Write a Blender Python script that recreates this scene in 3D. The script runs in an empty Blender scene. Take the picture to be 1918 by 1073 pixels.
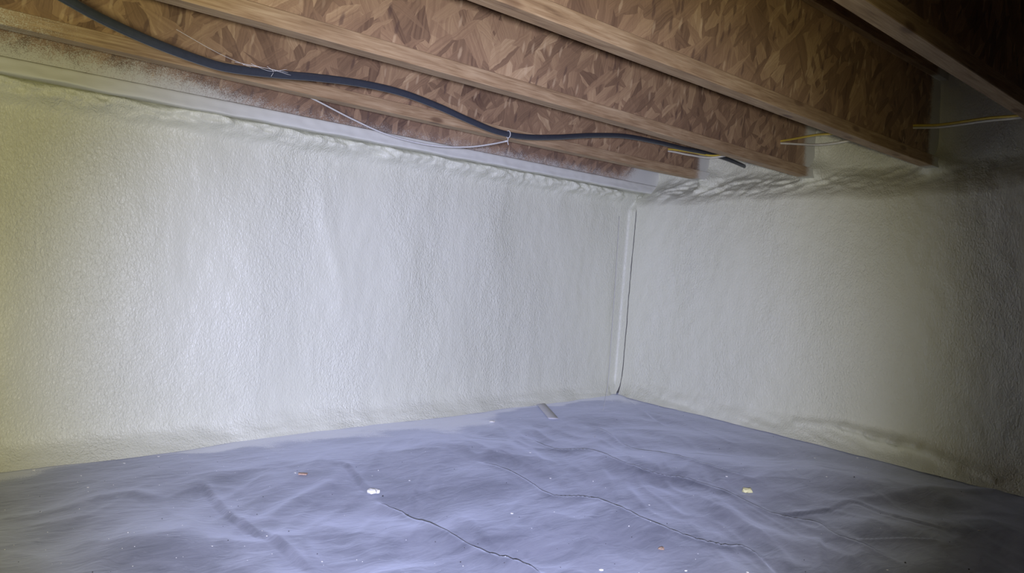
import bpy, bmesh, math, random
import numpy as np
from mathutils import Vector, Matrix

random.seed(7)
C = bpy.context.scene.collection
S = bpy.context.scene

# ------------------------------------------------------------------ camera
CAM = np.array([-2.8965, -2.4431, 0.5369])
YAW, PITCH, ROLL, FPX = 0.85525, -0.008809, 0.057325, 1400.0
fw = np.array([math.cos(PITCH)*math.cos(YAW), math.cos(PITCH)*math.sin(YAW), math.sin(PITCH)])
rt = np.array([math.sin(YAW), -math.cos(YAW), 0.0])
up = np.cross(rt, fw)
R2 = math.cos(ROLL)*rt + math.sin(ROLL)*up
U2 = -math.sin(ROLL)*rt + math.cos(ROLL)*up
cd = bpy.data.cameras.new('camera'); cam = bpy.data.objects.new('camera', cd); C.objects.link(cam)
cd.sensor_width = 36.0; cd.lens = 36.0*FPX/1918.0; cd.clip_start = 0.02
cam.matrix_world = Matrix(((R2[0], U2[0], -fw[0], CAM[0]), (R2[1], U2[1], -fw[1], CAM[1]),
                           (R2[2], U2[2], -fw[2], CAM[2]), (0, 0, 0, 1)))
S.camera = cam

def ray(u, v):
    return fw + R2*((u-959.0)/FPX) + U2*((536.5-v)/FPX)
def on_y(u, v, y):
    d = ray(u, v); t = (y-CAM[1])/d[1]; return CAM+d*t
def on_x(u, v, x):
    d = ray(u, v); t = (x-CAM[0])/d[0]; return CAM+d*t
def on_z(u, v, z):
    d = ray(u, v); t = (z-CAM[2])/d[2]; return CAM+d*t
def floor_z(x, y):
    return 0.0247*x + 0.0274*y
def on_floor(u, v):
    d = ray(u, v)
    t = (floor_z(CAM[0], CAM[1])-CAM[2])/(d[2]-0.0247*d[0]-0.0274*d[1])
    return CAM+d*t

# ------------------------------------------------------------------ light
w = bpy.data.worlds.new('world'); S.world = w; w.use_nodes = True
w.node_tree.nodes['Background'].inputs[0].default_value = (0.02, 0.02, 0.02, 1)
w.node_tree.nodes['Background'].inputs[1].default_value = 0.3
S.view_settings.view_transform = 'Standard'; S.view_settings.look = 'None'
S.view_settings.gamma = 1.0; S.view_settings.use_curve_mapping = False
S.view_settings.exposure = -0.1

def spot(name, loc, target, power, col, size, blend, rad):
    l = bpy.data.lights.new(name, 'SPOT'); l.energy = power; l.color = col
    l.spot_size = math.radians(size); l.spot_blend = blend; l.shadow_soft_size = rad
    o = bpy.data.objects.new(name, l); C.objects.link(o); o.location = loc
    d = Vector(target)-Vector(loc); o.rotation_euler = d.to_track_quat('-Z', 'Y').to_euler()
    return o
# hand-held work light beside the camera: cool hot spot inside a wider warm beam
LP = CAM + np.array([-0.12, -0.12, -0.02])
spot('work_light_beam', LP, CAM+ray(860, 710), 440, (0.50, 0.55, 1.0), 64, 1.0, 0.03)
spot('work_light_flood', LP, CAM+ray(670, 620), 96, (1.0, 0.92, 0.52), 84, 0.50, 0.03)

# ------------------------------------------------------------------ helpers
def perlin(x, y, seed=0):
    rng = np.random.RandomState(seed); perm = rng.permutation(256); ang = rng.rand(256)*2*np.pi
    gx, gy = np.cos(ang), np.sin(ang)
    x = np.asarray(x, float); y = np.asarray(y, float)
    x, y = np.broadcast_arrays(x, y)
    xi = np.floor(x).astype(int); yi = np.floor(y).astype(int); xf = x-xi; yf = y-yi
    def g(ix, iy, dx, dy):
        h = perm[(perm[ix & 255]+iy) & 255]; return gx[h]*dx+gy[h]*dy
    sx = xf*xf*xf*(xf*(xf*6-15)+10); sy = yf*yf*yf*(yf*(yf*6-15)+10)
    a = g(xi, yi, xf, yf); b = g(xi+1, yi, xf-1, yf); c = g(xi, yi+1, xf, yf-1); d = g(xi+1, yi+1, xf-1, yf-1)
    return 1.5*((a+(b-a)*sx)*(1-sy)+(c+(d-c)*sx)*sy)
def ridged(x, y, seed=0):
    return 1-np.abs(perlin(x, y, seed))*2
def sstep(a, b, x):
    t = np.clip((x-a)/(b-a), 0, 1); return t*t*(3-2*t)

def grid_mesh(name, P, mat, smooth=True, parent=None):
    n, m = P.shape[:2]
    me = bpy.data.meshes.new(name)
    idx = np.arange(n*m).reshape(n, m)
    F = np.stack([idx[:-1, :-1], idx[1:, :-1], idx[1:, 1:], idx[:-1, 1:]], -1).reshape(-1, 4)
    me.vertices.add(n*m); me.vertices.foreach_set('co', P.reshape(-1).astype(np.float32))
    me.loops.add(F.size); me.loops.foreach_set('vertex_index', F.reshape(-1).astype(np.int32))
    me.polygons.add(len(F)); me.polygons.foreach_set('loop_start', np.arange(0, F.size, 4, dtype=np.int32))
    me.polygons.foreach_set('loop_total', np.full(len(F), 4, dtype=np.int32))
    me.update(calc_edges=True); me.validate()
    if smooth: me.polygons.foreach_set('use_smooth', np.ones(len(F), dtype=bool))
    me.materials.append(mat)
    o = bpy.data.objects.new(name, me); C.objects.link(o)
    if parent: o.parent = parent
    return o
def mesh_obj(name, verts, faces, mat, parent=None, smooth=False):
    me = bpy.data.meshes.new(name); me.from_pydata([tuple(v) for v in verts], [], faces); me.update()
    if smooth:
        for p in me.polygons: p.use_smooth = True
    me.materials.append(mat)
    o = bpy.data.objects.new(name, me); C.objects.link(o)
    if parent: o.parent = parent
    return o
def tag(o, label=None, cat=None, group=None, kind=None):
    if label: o['label'] = label
    if cat: o['category'] = cat
    if group: o['group'] = group
    if kind: o['kind'] = kind
    return o
def empty(name, loc):
    o = bpy.data.objects.new(name, None); C.objects.link(o); o.location = loc; o.empty_display_size = .05
    return o
def keep(o, root):
    """parent with the root's location taken out of the mesh (roots only ever translate)"""
    o.parent = root
    o.location = -Vector(root.location)
    return o

def spline(pts, n):
    P = np.array(pts, float)
    d = np.r_[0, np.cumsum(np.linalg.norm(np.diff(P, axis=0), axis=1))]
    t = np.linspace(0, d[-1], n)
    # cubic (Catmull-Rom / Hermite) through the points
    m = np.zeros_like(P)
    m[1:-1] = (P[2:]-P[:-2])/(d[2:]-d[:-2])[:, None]
    m[0] = (P[1]-P[0])/(d[1]-d[0]); m[-1] = (P[-1]-P[-2])/(d[-1]-d[-2])
    k = np.clip(np.searchsorted(d, t)-1, 0, len(P)-2); h = (d[k+1]-d[k])[:, None]; s = ((t-d[k])/(d[k+1]-d[k]))[:, None]
    return ((2*s**3-3*s**2+1)*P[k]+(s**3-2*s**2+s)*h*m[k]+(-2*s**3+3*s**2)*P[k+1]+(s**3-s**2)*h*m[k+1])
def sweep(name, path, prof, mat, parent=None, upv=(0, 0, 1)):
    """prof: list of (side, up) offsets"""
    P = np.array(path); T = np.gradient(P, axis=0); T /= np.linalg.norm(T, axis=1)[:, None]
    V = []
    for p, t in zip(P, T):
        s = np.cross(t, upv); s /= max(np.linalg.norm(s), 1e-6); u = np.cross(s, t)
        for a, b in prof: V.append(p+s*a+u*b)
    n, m = len(P), len(prof); F = []
    for i in range(n-1):
        for j in range(m):
            F.append((i*m+j, i*m+(j+1) % m, (i+1)*m+(j+1) % m, (i+1)*m+j))
    F.append(tuple(range(m-1, -1, -1))); F.append(tuple((n-1)*m+j for j in range(m)))
    return mesh_obj(name, V, F, mat, parent, True)
def ring(r, n=10): return [(r*math.cos(2*math.pi*i/n), r*math.sin(2*math.pi*i/n)) for i in range(n)]

# ------------------------------------------------------------------ materials
class NT:
    def __init__(s, name):
        s.m = bpy.data.materials.new(name); s.m.use_nodes = True; s.t = s.m.node_tree
        s.b = s.t.nodes['Principled BSDF']
    def n(s, typ, **kw):
        o = s.t.nodes.new(typ)
        for k, v in kw.items():
            if k.startswith('i_'):
                o.inputs[k[2:].replace('_', ' ')].default_value = v
            else: setattr(o, k, v)
        return o
    def l(s, a, b): s.t.links.new(a, b)
    def math(s, op, a, b=None, c=None, clamp=False):
        o = s.n('ShaderNodeMath', operation=op, use_clamp=clamp)
        for i, v in enumerate((a, b, c)):
            if v is None: continue
            if isinstance(v, (int, float)): o.inputs[i].default_value = v
            else: s.l(v, o.inputs[i])
        return o.outputs[0]
    def mix(s, f, a, b, mode='MIX'):
        o = s.n('ShaderNodeMix', data_type='RGBA', blend_type=mode)
        for i, v in ((0, f), (6, a), (7, b)):
            if isinstance(v, (int, float)): o.inputs[i].default_value = v
            elif isinstance(v, tuple): o.inputs[i].default_value = (*v, 1) if len(v) == 3 else v
            else: s.l(v, o.inputs[i])
        return o.outputs[2]
    def pos(s):
        g = s.n('ShaderNodeNewGeometry'); return g.outputs['Position']
    def sep(s, v):
        o = s.n('ShaderNodeSeparateXYZ'); s.l(v, o.inputs[0]); return o.outputs
    def comb(s, x, y, z=0.0):
        o = s.n('ShaderNodeCombineXYZ')
        for i, v in enumerate((x, y, z)):
            if isinstance(v, (int, float)): o.inputs[i].default_value = v
            else: s.l(v, o.inputs[i])
        return o.outputs[0]
    def map(s, v, scale=(1, 1, 1), rot=(0, 0, 0), loc=(0, 0, 0)):
        o = s.n('ShaderNodeMapping'); s.l(v, o.inputs[0])
        o.inputs['Scale'].default_value = scale; o.inputs['Rotation'].default_value = rot; o.inputs['Location'].default_value = loc
        return o.outputs[0]
    def noise(s, v, scale, detail=2, rough=.5, dist=0.0):
        o = s.n('ShaderNodeTexNoise'); s.l(v, o.inputs['Vector'])
        o.inputs['Scale'].default_value = scale; o.inputs['Detail'].default_value = detail
        o.inputs['Roughness'].default_value = rough; o.inputs['Distortion'].default_value = dist
        return o.outputs['Fac']
    def ramp(s, v, stops):
        o = s.n('ShaderNodeValToRGB'); s.l(v, o.inputs[0]); e = o.color_ramp.elements
        while len(e) < len(stops): e.new(.5)
        for k, (p, c) in enumerate(stops):
            e[k].position = p; e[k].color = (*c, 1) if len(c) == 3 else c
        return o.outputs[0]
    def smooth(s, v, a, b, lo=0.0, hi=1.0):
        o = s.n('ShaderNodeMapRange', interpolation_type='SMOOTHSTEP'); s.l(v, o.inputs[0])
        o.inputs[1].default_value = a; o.inputs[2].default_value = b; o.inputs[3].default_value = lo; o.inputs[4].default_value = hi
        return o.outputs[0]
    def bump(s, h, strength=.5, dist=.01, prev=None):
        o = s.n('ShaderNodeBump'); s.l(h, o.inputs['Height'])
        o.inputs['Strength'].default_value = strength; o.inputs['Distance'].default_value = dist
        if prev: s.l(prev, o.inputs['Normal'])
        return o.outputs[0]
    def out(s, col=None, rough=None, normal=None, spec=None):
        for k, v in (('Base Color', col), ('Roughness', rough), ('Normal', normal), ('Specular IOR Level', spec)):
            if v is None: continue
            if isinstance(v, (int, float)): s.b.inputs[k].default_value = v
            elif isinstance(v, tuple): s.b.inputs[k].default_value = (*v, 1)
            else: s.l(v, s.b.inputs[k])
        return s.m

H = 1.0497; FL = .038; FW = .0445; DEP = .356; SP = .4877; Y1 = .36426
FOAM_A = (.73, .73, .60); FOAM_B = (.67, .67, .51)

def overspray(t, pos, amount):
    """amount 0..1 socket -> speckled coverage factor"""
    n = t.noise(pos, 400, 2, .7); n2 = t.noise(pos, 24, 3, .6)
    v = t.math('ADD', t.math('MULTIPLY', n, .88), t.math('MULTIPLY', n2, .32))
    # covers where v < amount*1.25
    d = t.math('SUBTRACT', t.math('MULTIPLY', amount, 1.35), v)
    return t.math('ADD', t.math('MULTIPLY', t.smooth(d, -.2, .2), .86), t.math('MULTIPLY', amount, .14), None, True)

def foam_mat():
    t = NT('spray_foam'); p = t.pos()
    big = t.noise(p, 2.2, 3, .55); mid = t.noise(p, 16, 3, .6)
    col = t.mix(t.math('ADD', t.math('MULTIPLY', big, .7), t.math('MULTIPLY', mid, .3)), FOAM_A, FOAM_B)
    wv = t.map(p, (1, 1, .62), (0, .35, 0))
    h = t.math('ADD', t.math('MULTIPLY', t.noise(wv, 210, 2, .5, .6), .6), t.math('MULTIPLY', t.noise(wv, 105, 2, .5, .4), .8))
    amp = t.smooth(t.noise(t.map(p, (1, 1, .4)), 3.1, 1), .3, .72, .35, 1.0)
    h = t.math('MULTIPLY', h, amp)
    nrm = t.bump(h, .75, .007)
    return t.out(col, t.math('ADD', .30, t.math('MULTIPLY', mid, .2)), nrm, .45)

def osb_mat(name, ax='x', spray=None, tint=(1, 1, 1), flake=1.0):
    t = NT(name); p = t.pos(); s = t.sep(p)
    a = s[0] if ax[0] == 'x' else s[1]
    b = s[2] if len(ax) == 1 else s[1]
    off = t.math('MULTIPLY', s[1], 7.3) if len(ax) == 1 else 0.0
    base = t.comb(t.math('ADD', a, off), b, 0.0)
    wob = t.n('ShaderNodeTexNoise'); t.l(base, wob.inputs['Vector']); wob.inputs['Scale'].default_value = 30
    wv = t.n('ShaderNodeVectorMath', operation='MULTIPLY_ADD'); t.l(wob.outputs['Color'], wv.inputs[0])
    wv.inputs[1].default_value = (.012, .012, 0); t.l(base, wv.inputs[2]); base = wv.outputs[0]
    layers = []
    for ang, sx, sz, seed in ((.12, 27, 7, 0.0), (.62, 25, 7.5, 3.1), (-.50, 30, 8, 6.7), (-1.15, 34, 10, 9.2), (.85, 46, 11, 12.9)):
        v = t.map(base, (1, 1, 1), (0, 0, ang)); v = t.map(v, (sx/flake, sz/flake, 1), (0, 0, 0), (seed, seed*1.7, 0))
        vo = t.n('ShaderNodeTexVoronoi', voronoi_dimensions='2D', feature='F1', distance='EUCLIDEAN'); t.l(v, vo.inputs['Vector'])
        vo.inputs['Scale'].default_value = 1.0; vo.inputs['Randomness'].default_value = .95
        c = t.sep(vo.outputs['Color'])
        gr = t.noise(t.map(v, (3.4, .22, 1)), 1.6, 3, .6)
        val = t.math('ADD', t.math('MULTIPLY', t.math('ADD', t.math('MULTIPLY', c[0], .55), .22), .62), t.math('MULTIPLY', gr, .42))
        layers.append((val, c[1]))
    v = layers[0][0]
    for (val, g), th in zip(layers[1:], (.60, .62, .82, .55)):
        m = t.math('MULTIPLY', t.smooth(g, th, th+.1), .85)
        mx = t.n('ShaderNodeMix', data_type='FLOAT'); t.l(m, mx.inputs[0]); t.l(v, mx.inputs[2]); t.l(val, mx.inputs[3]); v = mx.outputs[0]
    big = t.noise(base, 3.0, 2, .5)
    v = t.math('ADD', v, t.math('MULTIPLY', t.math('SUBTRACT', big, .5), .25))
    col = t.ramp(v, [(.26, (.12, .068, .045)), (.40, (.22, .135, .080)), (.55, (.32, .20, .115)), (.68, (.43, .285, .16)), (.82, (.62, .45, .27))])
    col = t.mix(1.0, col, tint, 'MULTIPLY')
    fine = t.noise(t.map(base, (1, .12, 1)), 210, 3, .7)
    col = t.mix(t.smooth(fine, .58, .75, 0, .35), col, (.10, .06, .04))
    fv = t.map(base, (1, 1, 1), (0, 0, .22)); fv = t.map(fv, (55, 15, 1))
    vf = t.n('ShaderNodeTexVoronoi', voronoi_dimensions='2D', feature='F1'); t.l(fv, vf.inputs['Vector']); vf.inputs['Scale'].default_value = 1.0
    fr = t.sep(vf.outputs['Color'])[2]
    fk = t.math('MULTIPLY', t.smooth(vf.outputs['Distance'], .12, .34, 1, 0), t.smooth(fr, .86, .9))
    col = t.mix(t.math('MULTIPLY', fk, .45), col, (.64, .47, .29))
    fd = t.math('MULTIPLY', t.smooth(vf.outputs['Distance'], .15, .4, 1, 0), t.smooth(fr, .13, .08))
    col = t.mix(t.math('MULTIPLY', fd, .6), col, (.11, .065, .05))
    if spray:
        f = overspray(t, p, spray(t, s)); col = t.mix(f, col, (.68, .68, .60))
    h = t.math('ADD', v, t.math('MULTIPLY', fine, .35))
    return t.out(col, .6, t.bump(h, .35, .002), .3)

def pine_mat(name, spray=None):
    t = NT(name); p = t.pos(); s = t.sep(p)
    q = t.comb(t.math('MULTIPLY', s[0], .045), t.math('ADD', s[1], t.math('MULTIPLY', s[0], .004)), s[2])
    n = t.noise(q, 210, 4, .62, .5); n2 = t.noise(t.map(q, (3, 1, 1)), 55, 2, .5, .8)
    v = t.math('ADD', t.math('MULTIPLY', n, .65), t.math('MULTIPLY', n2, .4))
    col = t.ramp(v, [(.32, (.20, .125, .068)), (.46, (.33, .215, .115)), (.58, (.42, .29, .165)), (.75, (.54, .40, .24))])
    vo = t.n('ShaderNodeTexVoronoi', voronoi_dimensions='2D', feature='F1')
    kv = t.comb(t.math('MULTIPLY', s[0], 2.3), t.math('ADD', t.math('MULTIPLY', s[1], 7.0), t.math('MULTIPLY', s[2], 7.0)))
    t.l(kv, vo.inputs['Vector']); vo.inputs['Scale'].default_value = 1.0
    r = t.sep(vo.outputs['Color'])[0]
    kn = t.math('MULTIPLY', t.smooth(vo.outputs['Distance'], .03, .085, 1, 0), t.smooth(r, .35, .4))
    col = t.mix(t.math('MULTIPLY', kn, .75), col, (.13, .07, .04))
    st = t.noise(t.comb(t.math('MULTIPLY', s[0], .5), s[1], s[2]), 9, 3, .6)
    col = t.mix(t.smooth(st, .5, .75, 0, .4), col, (.26, .17, .10))
    if spray:
        f = overspray(t, p, spray(t, s)); col = t.mix(f, col, (.70, .70, .61))
    return t.out(col, .6, t.bump(v, .3, .0015), .3)

# foam overspray that reached the joist ends (near the right wall) and the board over the left wall
def spray_end(t, s): return t.smooth(s[0], -.07, .11, .0, .95)
def spray_rim(t, s):
    near = t.smooth(s[0], -2.25, -1.80, .36, .14)
    low = t.smooth(s[2], H+.0, H+.07, .22, .0)
    end = t.smooth(s[0], -.20, .15, 0, .75)
    mid = t.smooth(s[0], -1.5, -.8, 0, .06)
    return t.math('ADD', t.math('ADD', near, low), t.math('ADD', end, mid))
def spray_sill(t, s): return t.smooth(s[2], H-.038, H+.004, 1.1, .62)
def spray_j1(t, s):
    a = t.smooth(s[0], -2.75, -2.2, .42, 0); b = t.smooth(s[0], -.12, .11, 0, .9); return t.math('ADD', a, b)

M = {}
M['foam'] = foam_mat()
M['osb'] = osb_mat('joist_web_board', 'x', spray_end)
M['osb_rim'] = osb_mat('rim_board_osb', 'x', spray_rim, (.86, .82, .84))
M['osb_sub'] = osb_mat('subfloor_board', 'xy', None, (.8, .75, .7))
M['pine'] = pine_mat('joist_flange_lumber', spray_end)
M['pine1'] = pine_mat('joist_flange_lumber_dusted', spray_j1)
M['sill'] = pine_mat('sill_lumber_oversprayed', spray_sill)

def simple(name, col, rough=.5, spec=.5, nscale=None, namt=.15, bump=0):
    t = NT(name)
    if nscale:
        p = t.pos(); n = t.noise(p, nscale, 3, .6)
        c = t.mix(n, tuple(min(1, x*(1+namt*2)) for x in col), tuple(x*(1-namt*2) for x in col))
        nm = t.bump(n, bump, .003) if bump else None
        return t.out(c, rough, nm, spec)
    return t.out(col, rough, None, spec)
M['cable'] = simple('black_cable_jacket', (.036, .041, .052), .30, .5, 90, .1, .1)
M['white_jacket'] = simple('white_cable_jacket', (.62, .60, .50), .45, .5, 60, .08)
M['yellow_jacket'] = simple('yellow_cable_jacket', (.62, .47, .07), .42, .5, 60, .08)
M['cord'] = simple('white_cord', (.50, .49, .45), .7, .3, 300, .15)
M['web_silk'] = simple('cobweb_silk', (.55, .54, .52), .5, .5)
M['scrap'] = simple('dry_foam_scrap', (.88, .86, .78), .6, .3, 120, .06, .5)
M['scrap_y'] = simple('yellow_foam_scrap', (.82, .78, .42), .6, .3, 120, .08, .5)
M['chip'] = simple('wood_chip', (.46, .31, .22), .7, .3, 150, .2, .4)
M['leaf'] = simple('brown_debris', (.34, .24, .17), .8, .2, 200, .25, .5)
M['dirt'] = simple('dirt_crumb', (.05, .045, .04), .9, .2)
M['soil'] = simple('crawlspace_soil', (.16, .12, .09), .9, .2, 12, .2, .6)
M['tape'] = simple('pale_tape', (.64, .64, .66), .6, .3, 40, .08)
M['concrete'] = simple('foundation_concrete', (.20, .19, .17), .9, .2, 25, .15, .4)

def tarp_mat():
    t = NT('dark_poly_sheet'); p = t.pos(); s = t.sep(p)
    dust = t.noise(t.map(p, (1, 1.6, 1), (0, 0, .5)), 5.5, 4, .6, .8); fine = t.noise(p, 55, 3, .7)
    col = t.mix(t.smooth(dust, .3, .72), (.105, .112, .135), (.25, .257, .295))
    col = t.mix(t.smooth(fine, .55, .8, 0, .2), col, (.40, .41, .46))
    # foam mist settled on the sheet along the walls
    dl = t.math('MULTIPLY', s[1], -1.0); dr = t.math('MULTIPLY', s[0], -1.0)
    patch = t.noise(p, 2.3, 2, .5)
    wid = t.smooth(patch, .38, .66, .07, .34)
    wid = t.math('ADD', wid, t.smooth(t.math('ABSOLUTE', t.math('SUBTRACT', s[0], float(on_floor(800, 790)[0]))), 0, .38, .22, 0))
    al = t.math('DIVIDE', dl, wid); ar = t.math('DIVIDE', t.math('MULTIPLY', dr, 1.4), wid)
    amt = t.math('MAXIMUM', t.smooth(al, .0, 1.2, .82, 0), t.smooth(ar, .0, .6, .8, 0))
    f = overspray(t, p, amt)
    col = t.mix(f, col, (.62, .62, .56))
    t.b.inputs['Sheen Weight'].default_value = .5; t.b.inputs['Sheen Roughness'].default_value = .5; t.b.inputs['Sheen Tint'].default_value = (.8, .85, 1, 1)
    h = t.math('ADD', t.noise(t.map(p, (1, 2.2, 1), (0, 0, .9)), 14, 3, .55, 1.0), t.math('MULTIPLY', fine, .12))
    rough = t.smooth(dust, .25, .75, .36, .56)
    return t.out(col, rough, t.bump(h, .20, .010), .5)
M['tarp'] = tarp_mat()

# ------------------------------------------------------------------ room shell
XB, YB = -7.5, -7.0
ZT = H+DEP
def axis(lo, hi, fine_lo, dx, coarse):
    """coordinates from lo to hi (lo<hi), fine above fine_lo"""
    a = np.arange(lo, fine_lo, coarse); b = np.arange(fine_lo, hi+1e-9, dx); return np.r_[a, b]

# left wall (runs in x) with the foam turning the corner up to the seam crack
def seam_y(z):
    return -.007 + .0035*perlin(z*5, 0.3, 5) + .0014*perlin(z*40, .7, 6)
ux = axis(XB, .018, -2.75, .0085, .06)
arc = np.linspace(0, math.pi/2, 9)[1:]
hl = np.r_[np.linspace(0, .03, 6)[:-1], np.linspace(.03, .12, 10)[:-1], np.arange(.12, .90, .010), np.linspace(.90, 1.0, 26)]
U = len(ux)+len(arc)+6
zrel = hl
P = np.zeros((U, len(hl), 3))
BASEY = .035
plan = [(x, BASEY, 0, -1) for x in ux] + [(+.018+.012*math.sin(a), BASEY-.012*(1-math.cos(a)), -math.sin(a), -math.cos(a)) for a in arc]
plan += [(.030, None, -1, 0)]*6
x_arr = np.array([q[0] for q in plan])
ucoord = np.r_[ux, .018+.012*arc, .018+.012*math.pi/2+np.arange(1, 7)*.003]
UU, VV = np.meshgrid(ucoord, hl, indexing='ij')
fz0 = floor_z(np.minimum(x_arr, 0), 0)[:, None]
ztop = H-FL+.012
Z = fz0 + (ztop-fz0)*VV
hh = Z-fz0
edge = sstep(-9, 0, UU)*0+1
d = .012*perlin(UU*2.1, Z*.45, 1)+.007*perlin(UU*5.5, Z*2.0, 2)+.0016*perlin(UU*20, Z*13, 3)+.0008*perlin(UU*44+Z*12, Z*30, 4)
d += .006*np.exp(-((UU+1.62-.06*np.sin(Z*5))/.035)**2)*sstep(.25, .6, Z)*(1-sstep(.75, .95, Z))   # shallow vertical swell
corner = sstep(-.12, -.02, UU); d *= (1-.85*corner)
# rumpled bulge below the sill lip, crevice right under the lip
tz = (ztop-Z)
rum = .010*(ridged(UU*6+tz*9, tz*14, 8)-.35)+.008*(ridged(UU*13-tz*22, tz*34, 9)-.4)+.006*perlin(UU*38, tz*50, 35)
topmask = np.exp(-(np.maximum(tz-.035, 0)/.030)**2)
d += (.036+rum)*topmask*sstep(.0, .022, tz)*(1-.6*corner)
d -= .010*(1-sstep(0, .02, tz))
# drag marks fanning down from the top edge
d += .0014*ridged((UU+tz*.55)*34, tz*6.0, 10)*np.exp(-(tz/.14)**2)*(1-corner)
# flare onto the sheet
F = .052+.022*perlin(UU*2.3, .2, 11)+.008*perlin(UU*9, .5, 12)
F += .022*np.exp(-((UU+2.12)/.30)**2)
fl = F*np.clip(1-hh/(.085+.03*perlin(UU*3, .9, 13)), 0, 1)**2.1
d += fl*(1-.5*corner)+.006*ridged(UU*6+hh*14, hh*30, 14)*np.exp(-(hh/.07)**2)*sstep(0, .02, hh)
for i, q in enumerate(plan):
    if q[1] is None:
        k = i-(U-6)
        ys = .022+(seam_y(Z[i])-.022)*(k+1)/6
        P[i, :, 0] = (-.026+.043*Z[i]/H)-d[i]*1.0
        P[i, :, 1] = ys
    else:
        P[i, :, 0] = q[0]+q[2]*d[i]+((-.026+.043*Z[i]/H)-.03)*sstep(-.12, .0, q[0]); P[i, :, 1] = q[1]+q[3]*d[i]
    lw = 1.0 if q[1] is None else float(sstep(-.02, .03, q[0]))
    P[i, :, 0] += lw*.13*np.clip((Z[i]-(H-.13))/.16, 0, 1)*.9
    P[i, :, 2] = Z[i]
tag(grid_mesh('wall_left', P, M['foam']), kind='structure')

# right wall (runs in -y), from the seam on; rises past the ledge to the subfloor between the joists
vy = np.r_[0, np.arange(.004, .03, .004), np.arange(.03, 2.75, .0095), np.arange(2.75, -YB-.05, .07), -YB-.05]
hr = np.r_[np.linspace(0, .03, 6)[:-1], np.linspace(.03, .14, 12)[:-1], np.arange(.14, .88, .011), np.arange(.88, 1.20, .0055), np.linspace(1.20, 1.52, 20)]
VY, HR = np.meshgrid(vy, hr, indexing='ij')
yy0 = -.009-VY
fz = floor_z(0, yy0)
Z = fz+HR*((ZT-fz)/hr[-1]); hh = Z-fz
ss = seam_y(Z)-(.0028+.0032*sstep(.03, .12, hh)*(.75+.8*np.abs(perlin(Z*7, .1, 15))))*(1-sstep(.90, .96, Z))
ss = ss+(.03-ss)*sstep(.94, 1.0, Z)
Y = np.where(VY < .10, ss+(yy0[0, 0]-.10-ss)*(VY/.10), yy0)
rr = .012*perlin(Y*2.0, Z*.5, 21)+.007*perlin(Y*5.0, Z*2.2, 22)+.0024*perlin(Y*19, Z*14, 23)+.0014*perlin(Y*45, Z*32, 24)
rr *= sstep(.0, .12, VY)
led = np.exp(-((Z-(H-.030))/.046)**2)
fold = (ridged(Y*7+Z*6, Z*17+Y*3, 25)-.25)*.017+(ridged(Y*19+Z*12, Z*44+Y*7, 26)-.3)*.011+.007*perlin(Y*42, Z*48, 34)
rr += led*(.004+fold*(.30+.75*sstep(-1.7, -.5, Y)))*sstep(.02, .12, VY)
# above the sill the foam sits back on the rim board, in the bays
rr += sstep(H+.02, H+.08, Z)*(.006*perlin(Y*7, Z*9, 27))
JY = [-(Y1+k*SP) for k in range(0, 14)]; JY[1] -= .026; JY[2] -= .014; JY[3] += .0135
for jy in JY:
    dd = np.abs(Y-jy)-.006
    rr += .038*np.exp(-np.maximum(dd, 0)/.022)*sstep(H-.03, H+.02, Z)
    rr += .060*np.exp(-(dd/.045)**2)*np.exp(-((Z-H-.012)/.034)**2)
Fr = .050+.060*sstep(-.5, -1.7, Y)*0+.055*sstep(.5, 1.7, -Y)+.018*perlin(Y*2.6, .2, 28)+.008*perlin(Y*10, .6, 29)
Fr = Fr*(sstep(.0, .10, VY)*.6+.4)
rr += Fr*np.clip(1-hh/(.10+.03*perlin(Y*3, .9, 30)), 0, 1)**2.0
rr += (.010*ridged(Y*5-hh*12, hh*22, 31)+.003*perlin(Y*30, hh*40, 33))*np.exp(-((hh-.035)/.045)**2)*sstep(.05, .2, VY)
# the lumpy bead of foam near the foot of the wall
for (u0, v0, u1, v1, r, a) in ((1500, 787, 1590, 797, .010, .012), (1590, 797, 1650, 815, .012, .022), (1640, 812, 1690, 824, .015, .027), (1680, 822, 1728, 833, .012, .018), (1728, 833, 1880, 890, .010, .010)):
    A = on_x(u0, v0, .0)[1:]; B = on_x(u1, v1, .0)[1:]; AB = B-A
    tt = np.clip(((Y-A[0])*AB[0]+(Z-A[1])*AB[1])/(AB@AB), 0, 1)
    dist = np.hypot(Y-(A[0]+AB[0]*tt), Z-(A[1]+AB[1]*tt))
    rr += 1.3*a*np.exp(-(dist/r)**2)*(1+.35*perlin(Y*45, Z*45, 32))
def ledge(Zz): return np.clip((Zz-(H-.115))/.145, 0, 1)
ramp = ledge(Z+.014*perlin(Y*4, .4, 41)+.005*perlin(Y*13, .4, 42))
ramp = ramp*ramp*(3-2*ramp)*.8+ramp*.2
xb = (-.026+.043*Z/H)*(1-ramp)+.135*ramp
P = np.stack([xb-rr, Y, Z], -1)
tag(grid_mesh('wall_right', P[::-1], M['foam']), kind='structure')
RWP = P

# far walls behind the camera (simple foam-sprayed planes, gently uneven)
def back(name, A, B):
    A = np.array(A, float); B = np.array(B, float); n = np.array([-(B-A)[1], (B-A)[0], 0]); n /= np.linalg.norm(n)
    u = np.linspace(0, 1, 60); z = np.linspace(-.45, ZT, 20); G = np.zeros((60, 20, 3))
    for i, a in enumerate(u):
        for j, zz in enumerate(z):
            p = A+(B-A)*a; G[i, j] = (*p[:2], zz); G[i, j] += n*.03*float(perlin(a*9, zz*3, 40))
    return tag(grid_mesh(name, G, M['foam']), kind='structure')
back('wall_back', (XB, YB, 0), (XB, .06, 0))
back('wall_front', (.25, YB, 0), (XB, YB, 0))

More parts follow.
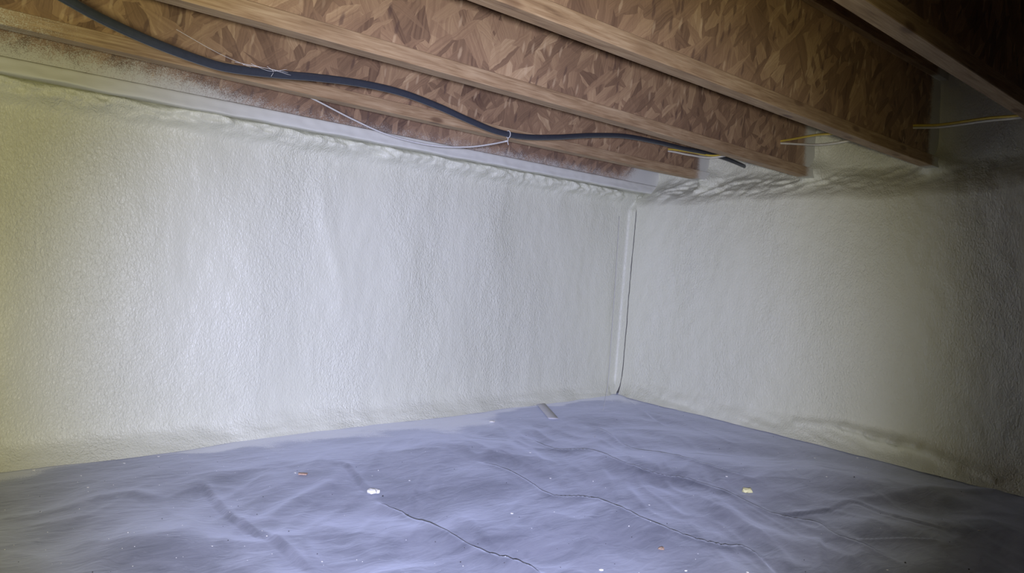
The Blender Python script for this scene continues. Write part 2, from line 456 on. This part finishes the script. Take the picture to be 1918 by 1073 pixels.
def box_mesh(name, x0, x1, y0, y1, z0, z1, mat, parent=None, bev=.0):
    bm = bmesh.new(); bmesh.ops.create_cube(bm, size=1)
    for v in bm.verts: v.co = Vector(((x0+x1)/2+v.co.x*(x1-x0), (y0+y1)/2+v.co.y*(y1-y0), (z0+z1)/2+v.co.z*(z1-z0)))
    if bev: bmesh.ops.bevel(bm, geom=bm.edges[:], offset=bev, segments=2, affect='EDGES')
    me = bpy.data.meshes.new(name); bm.to_mesh(me); bm.free(); me.materials.append(mat)
    o = bpy.data.objects.new(name, me); C.objects.link(o)
    if parent: o.parent = parent
    return o

# ground below the sheet, subfloor above the joists
xs = np.linspace(XB-.1, .4, 40); ysn = np.linspace(YB-.1, .3, 40)
XX, YY = np.meshgrid(xs, ysn, indexing='ij')
tag(grid_mesh('floor', np.stack([XX, YY, floor_z(XX, YY)-.09+.01*perlin(XX*2, YY*2, 50)], -1), M['soil']), kind='structure')
ceil = tag(empty('ceiling', (0, 0, ZT)), kind='structure')
k = 0
for i in range(7):
    for j in range(4):
        y1_, y0_ = .15-i*1.2195, .15-(i+1)*1.2195+.003
        x1_ = .25-j*2.439+(1.2 if i % 2 else 0); x0_ = x1_-2.439+.003
        x1_ = min(x1_, .25); x0_ = max(x0_, XB-.1); y0_ = max(y0_, YB-.1)
        if x1_-x0_ < .1 or y1_-y0_ < .1: continue
        o = box_mesh('subfloor_panel', x0_, x1_, y0_, y1_, ZT+.001, ZT+.019, M['osb_sub']); keep(o, ceil)

# foundation wall behind the foam (seen only as the dark inside of the seam)
tag(box_mesh('wall_foundation_left', XB-.1, .45, .16, .36, -.5, H-FL, M['concrete']), kind='structure')
tag(box_mesh('wall_foundation_right', .10, .30, YB-.1, .159, -.5, H-.12, M['concrete']), kind='structure')

# ------------------------------------------------------------------ sill plate and rim board over the left wall
sx = axis(XB, .19, -2.9, .012, .08)
prof = []
zz0, zz1, yf, yb = H-FL, H, -.0453, .10
for a in np.linspace(0, 1, 8): prof.append((yb+(yf+.006-yb)*a, zz0))
for a in np.linspace(0, math.pi/2, 5)[1:]: prof.append((yf+.006-.006*math.sin(a), zz0+.006-.006*math.cos(a)))
for a in np.linspace(0, 1, 6)[1:]: prof.append((yf, zz0+.006+(zz1-zz0-.008)*a))
prof += [(yf+.002, zz1), (yb, zz1)]
G = np.zeros((len(sx), len(prof), 3))
for j, (py, pz) in enumerate(prof):
    lowm = np.exp(-((pz-zz0)/.012)**2)
    n = .004*perlin(sx*6, pz*20, 60)*lowm+.0022*perlin(sx*26, pz*60, 61)+.004*lowm
    if py > yf+.02: n = n*0
    G[:, j, 0] = sx; G[:, j, 1] = py-n; G[:, j, 2] = pz-(.004+.003*perlin(sx*9, .3, 62))*lowm*(py < yf+.03)
tag(grid_mesh('sill_plate', G, M['sill']), 'long lumber plate dusted with pale foam, capping the left wall', 'lumber')
tag(box_mesh('rim_board', XB, .19, yf+.0015, yf+.029, H+.0012, ZT, M['osb_rim'], bev=.0012),
    'flake board standing on the pale plate above the left wall', 'board')
# toe-nail staples etc. stay too small to read

# ------------------------------------------------------------------ I-joists
JF = {1: (.0048, .0036, .0003, .0043), 2: (-.0262, -.018, -.0034, -.0023), 3: (-.014, -.0111, -.003, .0006), 4: (.0135, .0083, -.0082, .0032)}
def deflect(k, x):
    dy, dz, c1, c2 = JF.get(k, (0, 0, 0, 0)); x = max(x, -3.2)
    return dy, dz+c1*x+c2*x*(x+3)
stations = [XB+.02]+list(np.arange(-6.6, -3.3, .55))+list(np.arange(-3.2, .1, .16))+[.15]
def beam(name, k, yc, y0, y1, z0, z1, mat, root, bev=.0015, top_fixed=None):
    cs = [(y0+bev, z0), (y1-bev, z0), (y1, z0+bev), (y1, z1-bev), (y1-bev, z1), (y0+bev, z1), (y0, z1-bev), (y0, z0+bev)]
    V = []; F = []
    for x in stations:
        dy, dz = deflect(k, x)
        for (a, b) in cs:
            z = H+b+dz
            if top_fixed and b > .2: z = min(H+b+max(dz, 0)*0, ZT)
            V.append((x-root.location.x, yc+dy+a-root.location.y, z-root.location.z))
    m = 8
    for i in range(len(stations)-1):
        for j in range(m): F.append((i*m+j, (i+1)*m+j, (i+1)*m+(j+1) % m, i*m+(j+1) % m))
    F.append(tuple(range(m))); F.append(tuple((len(stations)-1)*m+j for j in range(m-1, -1, -1)))
    return mesh_obj(name, V, F, mat, root)
JL = {1: 'wooden I-joist next to the left wall, behind the sagging black cable',
      2: 'wooden I-joist second from the left wall, between the cable and the knotted joist',
      3: 'wooden I-joist third from the left wall, sharp lit lower edge with dark knot',
      4: 'wooden I-joist fourth from the left wall, mostly in shadow at upper right',
      5: 'wooden I-joist fifth from the left wall, in the dark past the shadowed one'}
for k in range(1, 6):
    yc = -(Y1+(k-1)*SP)
    r = empty('wooden_i_joist', (-3.0, yc, H)); tag(r, JL[k], 'joist', 'I-joists under the floor above')
    pm = M['pine1'] if k == 1 else M['pine']
    beam('bottom_flange', k, yc, -FW/2, FW/2, 0, FL, pm, r)
    beam('top_flange', k, yc, -FW/2, FW/2, DEP-FL, DEP-.0005, pm, r, top_fixed=True)
    beam('web', k, yc, -.0048, .0048, FL-.006, DEP-FL+.006, M['osb'], r, .0004)

# knot plug on the underside edge of the third joist
def joist_pt(k, u, v, side):
    yc = -(Y1+(k-1)*SP)+JF[k][0]
    return on_y(u, v, yc+side)

# ------------------------------------------------------------------ cables
# heavy black cable, a flat pair of conductors, hanging below the first bay
cp = [(60, -40, -1.06), (120, -4, -1.04), (200, 40, -1.00), (300, 85, -.97), (400, 121, -.93), (450, 131, -.91), (520, 139, -.88), (600, 146, -.84),
      (680, 157, -.80), (750, 173, -.77), (820, 199, -.74), (880, 226, -.715), (930, 246, -.695), (980, 256, -.675), (1040, 257, -.65), (1110, 253.5, -.62),
      (1170, 255, -.60), (1230, 266, -.585), (1280, 278, -.57), (1335, 289, -.555), (1368, 300, -.55)]
pts = [on_y(u, v, y) for u, v, y in cp]
pts.append(np.array([.14, pts[-1][1]+.02, pts[-1][2]-.005]))
path = spline(pts, 150)
pr = []
for i in range(20):          # flattened oval with a fine moulding ridge along each flat side
    a = 2*math.pi*i/20; ca_, sa_ = math.cos(a), math.sin(a)
    q = .0060*(1+.13*math.exp(-(sa_/.16)**2)); pr.append((q*math.copysign(abs(ca_)**.8, ca_), (.0088)*math.copysign(abs(sa_)**.9, sa_)))
tag(sweep('black_cable', path, pr, M['cable']), 'thick black double cable sagging in waves below the joists', 'cable')
CABLE = path

# thin pale cord tied to it
cp = [(572, 178, -.31), (600, 192, -.32), (660, 223, -.34), (720, 250, -.37), (780, 267, -.40), (830, 274.5, -.44), (880, 275, -.52), (920, 270, -.60), (950, 264, -.672)]
tag(sweep('thin_cord', spline([on_y(*c) for c in cp], 70), ring(.0026, 8), M['cord']), 'thin pale cord drooping below first joist, tied to black cable', 'cord')
tr = empty('cable_tie', on_y(955, 256, -.688)); tag(tr, 'pale thin tie looped around the black cable at the cord end', 'tie')
c = np.array(tr.location)
i0 = int(np.argmin(np.linalg.norm(CABLE-c, axis=1))); t_ = CABLE[i0+1]-CABLE[i0-1]; t_ /= np.linalg.norm(t_)
sd = np.cross(t_, (0, 0, 1)); sd /= np.linalg.norm(sd); u_ = np.cross(sd, t_)
loop = [CABLE[i0]+sd*.0085*math.cos(a)+u_*(.0108*math.sin(a))-c for a in np.linspace(0, 2*math.pi, 25)]
sweep('loop', loop, ring(.0013, 6), M['cord'], tr, tuple(t_))
tail = [CABLE[i0]-u_*.0108-c, CABLE[i0]-u_*.024-sd*.001-c, CABLE[i0]-u_*.032+t_*.002-c]
sweep('tail', spline(tail, 8), ring(.0012, 6), M['cord'], tr, tuple(t_))

# yellow and white cables that run through the webs near the right wall
def yl(k): return -(Y1+(k-1)*SP)+JF.get(k, (0,))[0]
e1 = on_y(1252, 281, yl(1)-.005); e2 = on_y(1463, 266, yl(2)-.005); e3 = on_y(1711, 237, yl(3)-.005)
e4 = np.array([e3[0]+.03, yl(4), e3[2]+.02])
def cabline(off, mids):
    P_ = [e1+off+np.array([0.0, .10, .006]), e1+off]+[on_y(*m) for m in mids[0]]+[e2+off+np.array([0, .012, 0]), e2+off]
    P_ += [on_y(*m) for m in mids[1]]+[e3+off+np.array([0, .012, 0]), e3+off]+[on_y(*m) for m in mids[2]]
    P_ += [e4+off, e4+off+np.array([.01, -.25, .01]), e4+off+np.array([0, -.6, .0])]
    return spline(P_, 170)
tag(sweep('yellow_cable', cabline(np.array([0, 0, .004]), ([(1290, 284, -.47), (1345, 291, -.62)], [(1490, 259.5, -.97), (1530, 252.5, -1.10), (1562, 250, -1.20)],
      [(1760, 233.5, -1.46), (1850, 221, -1.62), (1918, 215, -1.74)])), ring(.0042, 8), M['yellow_jacket']),
    'yellow house cable threaded through the joist webs near right wall', 'cable')
tag(sweep('white_cable', cabline(np.array([.0, 0, -.005]), ([(1290, 290, -.47), (1340, 294.5, -.62)], [(1500, 270, -.98), (1540, 270.5, -1.10), (1590, 263.5, -1.22)],
      [(1760, 238, -1.46), (1850, 226, -1.62), (1918, 219, -1.74)])), ring(.0040, 8), M['white_jacket']),
    'white house cable running beside the yellow one through joist webs', 'cable')

# cobweb strands around the black cable, and the loose thread hanging in the corner
cw = empty('cobweb', on_y(480, 125, -.9)); tag(cw, 'dusty cobweb strands stuck along the black cable at upper left', 'cobweb')
for a, b, cc in (((330, 55), (410, 100), (470, 126)), ((440, 116), (480, 124), (540, 136)), ((455, 121), (500, 128), (545, 141)), ((470, 119), (505, 133), (538, 130)), ((500, 124), (512, 134), (508, 143))):
    pp = [on_y(*q, -.93)-np.array(cw.location) for q in (a, b, cc)]
    sweep('strand', spline(pp, 14), ring(.00035, 5), M['web_silk'], cw)
th = [on_z(1161, 330, 1.04)]
cp = [(1160, 405, -.20), (1153, 520, -.215), (1146, 620, -.225), (1139, 715, -.235), (1131, 762, -.25), (1121, 800, -.30)]
th = [on_y(*q) for q in cp]; e = on_floor(1113, 822); e[2] += .006; th.append(e)
tag(sweep('hanging_thread', spline(th, 60), ring(.0010, 5), M['web_silk'], None, (1, 0, 0)), 'fine white thread hanging in front of the wall corner', 'thread')

# ------------------------------------------------------------------ plastic sheet over the ground
gx = axis(-7.4, .03, -2.9, .0085, .07); gy = axis(-6.9, .03, -2.6, .0085, .07)
XX, YY = np.meshgrid(gx, gy, indexing='ij')
wx = XX+.12*perlin(XX*1.7, YY*1.7, 70); wy = YY+.12*perlin(XX*1.7, YY*1.7, 71)
Zt = floor_z(XX, YY)
near = sstep(.05, .5, -XX)*sstep(.05, .5, -YY)
Zt = Zt+near*(.020*perlin(XX*1.3+5, YY*1.3, 72)+.016*perlin(wx*3.1, wy*3.1, 73))
Zt += (.25+.75*near)*(.0042*perlin(wx*9-wy*3, wy*5+wx*2, 74)+.0042*ridged(wx*3.6+wy*2.0, wy*5.2-wx*1.5, 75)**3*.45)
ca, sa = math.cos(.9), math.sin(.9)
rx = wx*ca+wy*sa; ry = -wx*sa+wy*ca
Zt += near*.0022*np.clip(ridged(rx*2.2, ry*8.5, 76), 0, 1)**4+near*.0010*perlin(rx*9, ry*26, 77)*sstep(.0, .5, perlin(XX*1.4, YY*1.4, 78)+.3)
def crease(pix, a, r, step=0.0):
    global Zt
    Q = np.array([on_floor(*q)[:2] for q in pix])
    Q = np.array(spline(np.c_[Q, np.zeros(len(Q))], 5*len(Q)))[:, :2]
    best = np.full(XX.shape, 9.0); side = np.zeros(XX.shape); end = np.ones(XX.shape); L = len(Q)-1
    for i in range(L):
        A, B = Q[i], Q[i+1]; AB = B-A; t = np.clip(((XX-A[0])*AB[0]+(YY-A[1])*AB[1])/(AB@AB), 0, 1)
        dx = XX-(A[0]+AB[0]*t); dy = YY-(A[1]+AB[1]*t); dd = np.hypot(dx, dy); m = dd < best
        best = np.where(m, dd, best); side = np.where(m, np.sign(AB[0]*dy-AB[1]*dx), side)
        f = (i+t)/L; end = np.where(m, np.minimum(sstep(0, .12, f), sstep(0, .12, 1-f)), end)
    Zt = Zt+a*.45*np.exp(-(best/(r*1.6))**2)*end-a*.58*np.exp(-(best/.0085)**2)*end*(step != 0)
    if step: Zt = Zt+1.5*step*side*np.exp(-best/(r*3.5))*end*(1-np.exp(-(best/(r*.4))**2))
crease([(700, 925), (750, 945), (790, 968), (840, 995), (870, 1012), (910, 1030), (985, 1055), (1040, 1078)], .011, .014, -.007)
crease([(880, 868), (925, 877), (960, 888), (1000, 905), (1035, 928), (1110, 935), (1160, 957), (1230, 990), (1278, 1005), (1345, 1021), (1390, 1017), (1430, 1040), (1470, 1080)], .009, .012, -.006)
crease([(985, 815), (1040, 842), (1110, 848), (1160, 875), (1220, 892), (1280, 900), (1340, 918), (1410, 940), (1450, 953), (1530, 972), (1570, 1000), (1620, 1020), (1720, 1073)], .010, .012, -.006)
crease([(1090, 794), (1130, 805), (1180, 835), (1280, 863), (1360, 885), (1430, 902)], .007, .012, -.004)
crease([(1450, 953), (1500, 954), (1560, 951), (1600, 941), (1650, 962), (1700, 980), (1790, 1006)], .008, .012, .0015)
crease([(1600, 1003), (1680, 1010), (1760, 1021)], .007, .009, -.004)
crease([(1600, 940), (1700, 929), (1790, 922), (1900, 918)], .010, .018)
crease([(0, 973), (110, 953), (200, 930), (245, 922), (305, 936)], .008, .016)
crease([(375, 900), (420, 955), (470, 990), (510, 1010), (560, 1055), (590, 1080)], .006, .011, .004)
crease([(460, 988), (520, 955), (560, 935), (630, 900)], .009, .018)
crease([(640, 872), (665, 893), (690, 916)], .005, .009, .003)
crease([(900, 872), (940, 845), (985, 813), (1010, 800)], .010, .022)
crease([(1165, 742), (1225, 782), (1250, 795)], .004, .010, -.003)
crease([(240, 935), (360, 905), (470, 878), (560, 862)], .007, .022)
crease([(380, 1010), (480, 1015), (560, 1000), (640, 975)], .007, .02)
crease([(1540, 1000), (1548, 1040), (1560, 1075)], .006, .012, -.003)
crease([(1330, 930), (1390, 975), (1440, 1000), (1480, 1060)], .011, .025)
for u, v, a in ((1455, 1015, -.010), (1240, 930, -.006), (1190, 1035, -.012), (1740, 955, -.016), (880, 985, .012), (900, 900, .014), (300, 1020, .012), (1350, 960, .015), (1620, 985, .010)):
    q = on_floor(u, v); Zt += a*np.exp(-(((XX-q[0])**2+(YY-q[1])**2)/.11**2))
grid = tag(grid_mesh('plastic_sheet', np.stack([XX, YY, Zt], -1), M['tarp']),
           'wrinkled dark grey plastic sheet covering the whole crawlspace ground', 'sheet')
def sheet_z(x, y):
    i = int(np.clip(np.searchsorted(gx, x)-1, 0, len(gx)-2)); j = int(np.clip(np.searchsorted(gy, y)-1, 0, len(gy)-2))
    a = (x-gx[i])/(gx[i+1]-gx[i]); b = (y-gy[j])/(gy[j+1]-gy[j])
    return (Zt[i, j]*(1-a)+Zt[i+1, j]*a)*(1-b)+(Zt[i, j+1]*(1-a)+Zt[i+1, j+1]*a)*b
def land(u, v):
    d = ray(u, v)
    lo = .3
    for k in range(4000):
        t = lo+k*.002; p = CAM+d*t
        if p[2] <= sheet_z(p[0], p[1]): return p
    return on_floor(u, v)

# ------------------------------------------------------------------ debris lying on the sheet
def chunk(name, u, v, wpx, hpx, mat, seed, flat=.5, ang=0.0):
    p = land(u, v); dep = float((p-CAM)@fw); w = wpx*dep/FPX; h = hpx*dep/FPX
    rng = random.Random(seed); bm = bmesh.new(); bmesh.ops.create_icosphere(bm, subdivisions=2 if wpx > 15 else 1, radius=.5)
    for vv in bm.verts:
        n = vv.co.normalized(); k = 1+.55*float(perlin(n.x*1.9+seed*1.37, n.y*1.9+n.z*1.3+.4, 80+seed % 50))+rng.uniform(-.08, .08)
        vv.co = Vector((n.x*.5*k, n.y*.5*k, n.z*.5*k*(1 if n.z > 0 else .35)))
        vv.co.x = max(min(vv.co.x, .42), -.45); vv.co.z = min(vv.co.z, .38)
    z0 = min(vv.co.z for vv in bm.verts)
    for vv in bm.verts:
        vv.co = Vector((vv.co.x*w*1.05, vv.co.y*w*.8, (vv.co.z-z0)*h*flat))
    me = bpy.data.meshes.new(name); bm.to_mesh(me); bm.free(); me.materials.append(mat)
    o = bpy.data.objects.new(name, me); C.objects.link(o)
    o.location = (p[0], p[1], sheet_z(p[0], p[1])-.0006); o.rotation_euler = (0, 0, YAW-math.pi/2+ang+rng.uniform(-.3, .3))
    return o
tag(chunk('foam_scrap', 700, 925, 25, 17, M['scrap'], 3, 1.0), 'largest white foam scrap on the sheet, left of centre', 'foam scrap')
tag(chunk('foam_scrap', 1400, 923, 20, 15, M['scrap_y'], 9, 1.1), 'rounded yellow foam scrap on the sheet, right of centre', 'foam scrap')
tag(chunk('leaf_fragment', 1238, 1029, 13, 12, M['leaf'], 5, .8), 'curled brown leaf fragment on the sheet, bottom of the photo', 'debris')
tag(chunk('foam_scrap', 1126, 1068, 9, 7, M['scrap'], 13, .9), 'tiny white foam scrap at the bottom edge beside the brown fragment', 'foam scrap')
# flat splinter of wood
p = land(567, 889); dep = float((p-CAM)@fw); w_ = 17*dep/FPX
bm = bmesh.new(); bmesh.ops.create_cube(bm, size=1)
for v in bm.verts: v.co = Vector((v.co.x*w_*(1.0 if v.co.y > 0 else .9), v.co.y*.013, v.co.z*.004))
bmesh.ops.bevel(bm, geom=bm.edges[:], offset=.0007, segments=1, affect='EDGES')
me = bpy.data.meshes.new('wood_chip'); bm.to_mesh(me); bm.free(); me.materials.append(M['chip'])
o = bpy.data.objects.new('wood_chip', me); C.objects.link(o); o.location = (p[0], p[1], sheet_z(p[0], p[1])+.002); o.rotation_euler = (0, .03, YAW-math.pi/2+.1)
tag(o, 'small orange-brown wood chip lying on the sheet left of centre', 'wood chip')

named = [(553, 885, 5, 'pair of'), (297, 854, 5, ''), (922, 790, 12, ''), (1361, 892, 5, ''), (1606, 857, 5, ''), (1400, 1071, 6, ''), (1285, 1068, 7, ''), (959, 961, 6, ''), (1216, 945, 4, ''),
         (1548, 892, 4, ''), (1834, 993, 5, ''), (1662, 1067, 5, ''), (993, 847, 4, ''), (63, 880, 7, ''), (165, 912, 5, ''), (233, 867, 5, ''), (500, 1003, 4, ''), (1031, 895, 4, ''),
         (603, 1051, 4, ''), (1526, 857, 4, ''), (152, 890, 4, ''), (767, 899, 4, ''), (397, 1022, 4, '')]
for i, (u, v, wp, _) in enumerate(named):
    own = {(553, 885): 'tiny white foam crumb right beside the brown wood chip', (922, 790): 'slender white foam sliver on the sheet just left of the tape strip',
           (1361, 892): 'tiny foam crumb just behind the rounded yellow foam scrap', (1606, 857): 'pale foam crumb at the foot of the right wall below the lumpy bead',
           (1400, 1071): 'white foam crumb on the bottom edge straight below the yellow scrap', (1834, 993): 'lone pale foam crumb in the darkest corner of the sheet, lower right',
           (959, 961): 'white foam crumb midway between the big white scrap and the brown leaf fragment', (1662, 1067): 'foam crumb on the bottom edge in the shaded right part of the sheet'}
    lab = own.get((u, v))
    tag(chunk('foam_crumb', u, v+1, wp, wp*.7, M['scrap'], 20+i, .8), lab or 'tiny white foam crumb lying loose among others on the lit plastic sheet', 'foam crumb', 'loose foam crumbs on the sheet')
# specks too small to count, each real geometry in one object per kind
def specks(name, mat, n, seed, label, s0, s1, cat, region):
    rng = random.Random(seed); V = []; Fc = []
    while len(V) < n*6:
        u, v = rng.uniform(*region[0]), rng.uniform(*region[1])
        q = on_floor(u, v)
        if q[0] > -.05 or q[1] > -.05: continue
        if seed == 101 and rng.random() > .35+.65*math.exp(-min(-q[0], -q[1])/.35): continue
        s = rng.uniform(s0, s1)*(1 if rng.random() > .12 else 1.8); z = sheet_z(q[0], q[1]); b = len(V); a = rng.uniform(0, 6)
        for k in range(4): V.append((q[0]+s*math.cos(a+k*1.57)*rng.uniform(.6, 1.2), q[1]+s*math.sin(a+k*1.57)*rng.uniform(.6, 1.2), z+s*.25))
        V.append((q[0], q[1], z+s)); V.append((q[0], q[1], z-s*.4))
        for k in range(4): Fc += [(b+k, b+(k+1) % 4, b+4), (b+(k+1) % 4, b+k, b+5)]
    o = mesh_obj(name, V, Fc, mat); return tag(o, label, cat, None, 'stuff')
specks('foam_specks', M['scrap'], 170, 101, 'sprinkle of tiny white foam specks across the dark sheet', .0006, .0015, 'specks', ((-200, 2100), (745, 1090)))
specks('dirt_specks', M['dirt'], 110, 102, 'scattered dark dirt specks on the plastic sheet', .0007, .0018, 'specks', ((-200, 2100), (760, 1090)))

# pale strip of tape lapping from the foam onto the sheet near the corner
A = on_floor(1012, 757); B = on_floor(1037, 787); dv = (B-A); dv[2] = 0; L = np.linalg.norm(dv[:2]); dv /= L; sdv = np.array([-dv[1], dv[0], 0])
V = []; n = 14
for i in range(n):
    q = A+dv*L*i/(n-1)
    for s in (-.021, 0, .021):
        r = q+sdv*s; V.append((r[0], r[1], max(sheet_z(r[0], r[1]), floor_z(r[0], r[1]))+.0035))
Fc = [(i*3+j, i*3+j+1, (i+1)*3+j+1, (i+1)*3+j) for i in range(n-1) for j in range(2)]
o = mesh_obj('tape_strip', V, Fc, M['tape'], smooth=True)
md = o.modifiers.new('solid', 'SOLIDIFY'); md.thickness = .0012; md.offset = -1
tag(o, 'short pale strip of tape on the sheet left of the corner', 'tape')
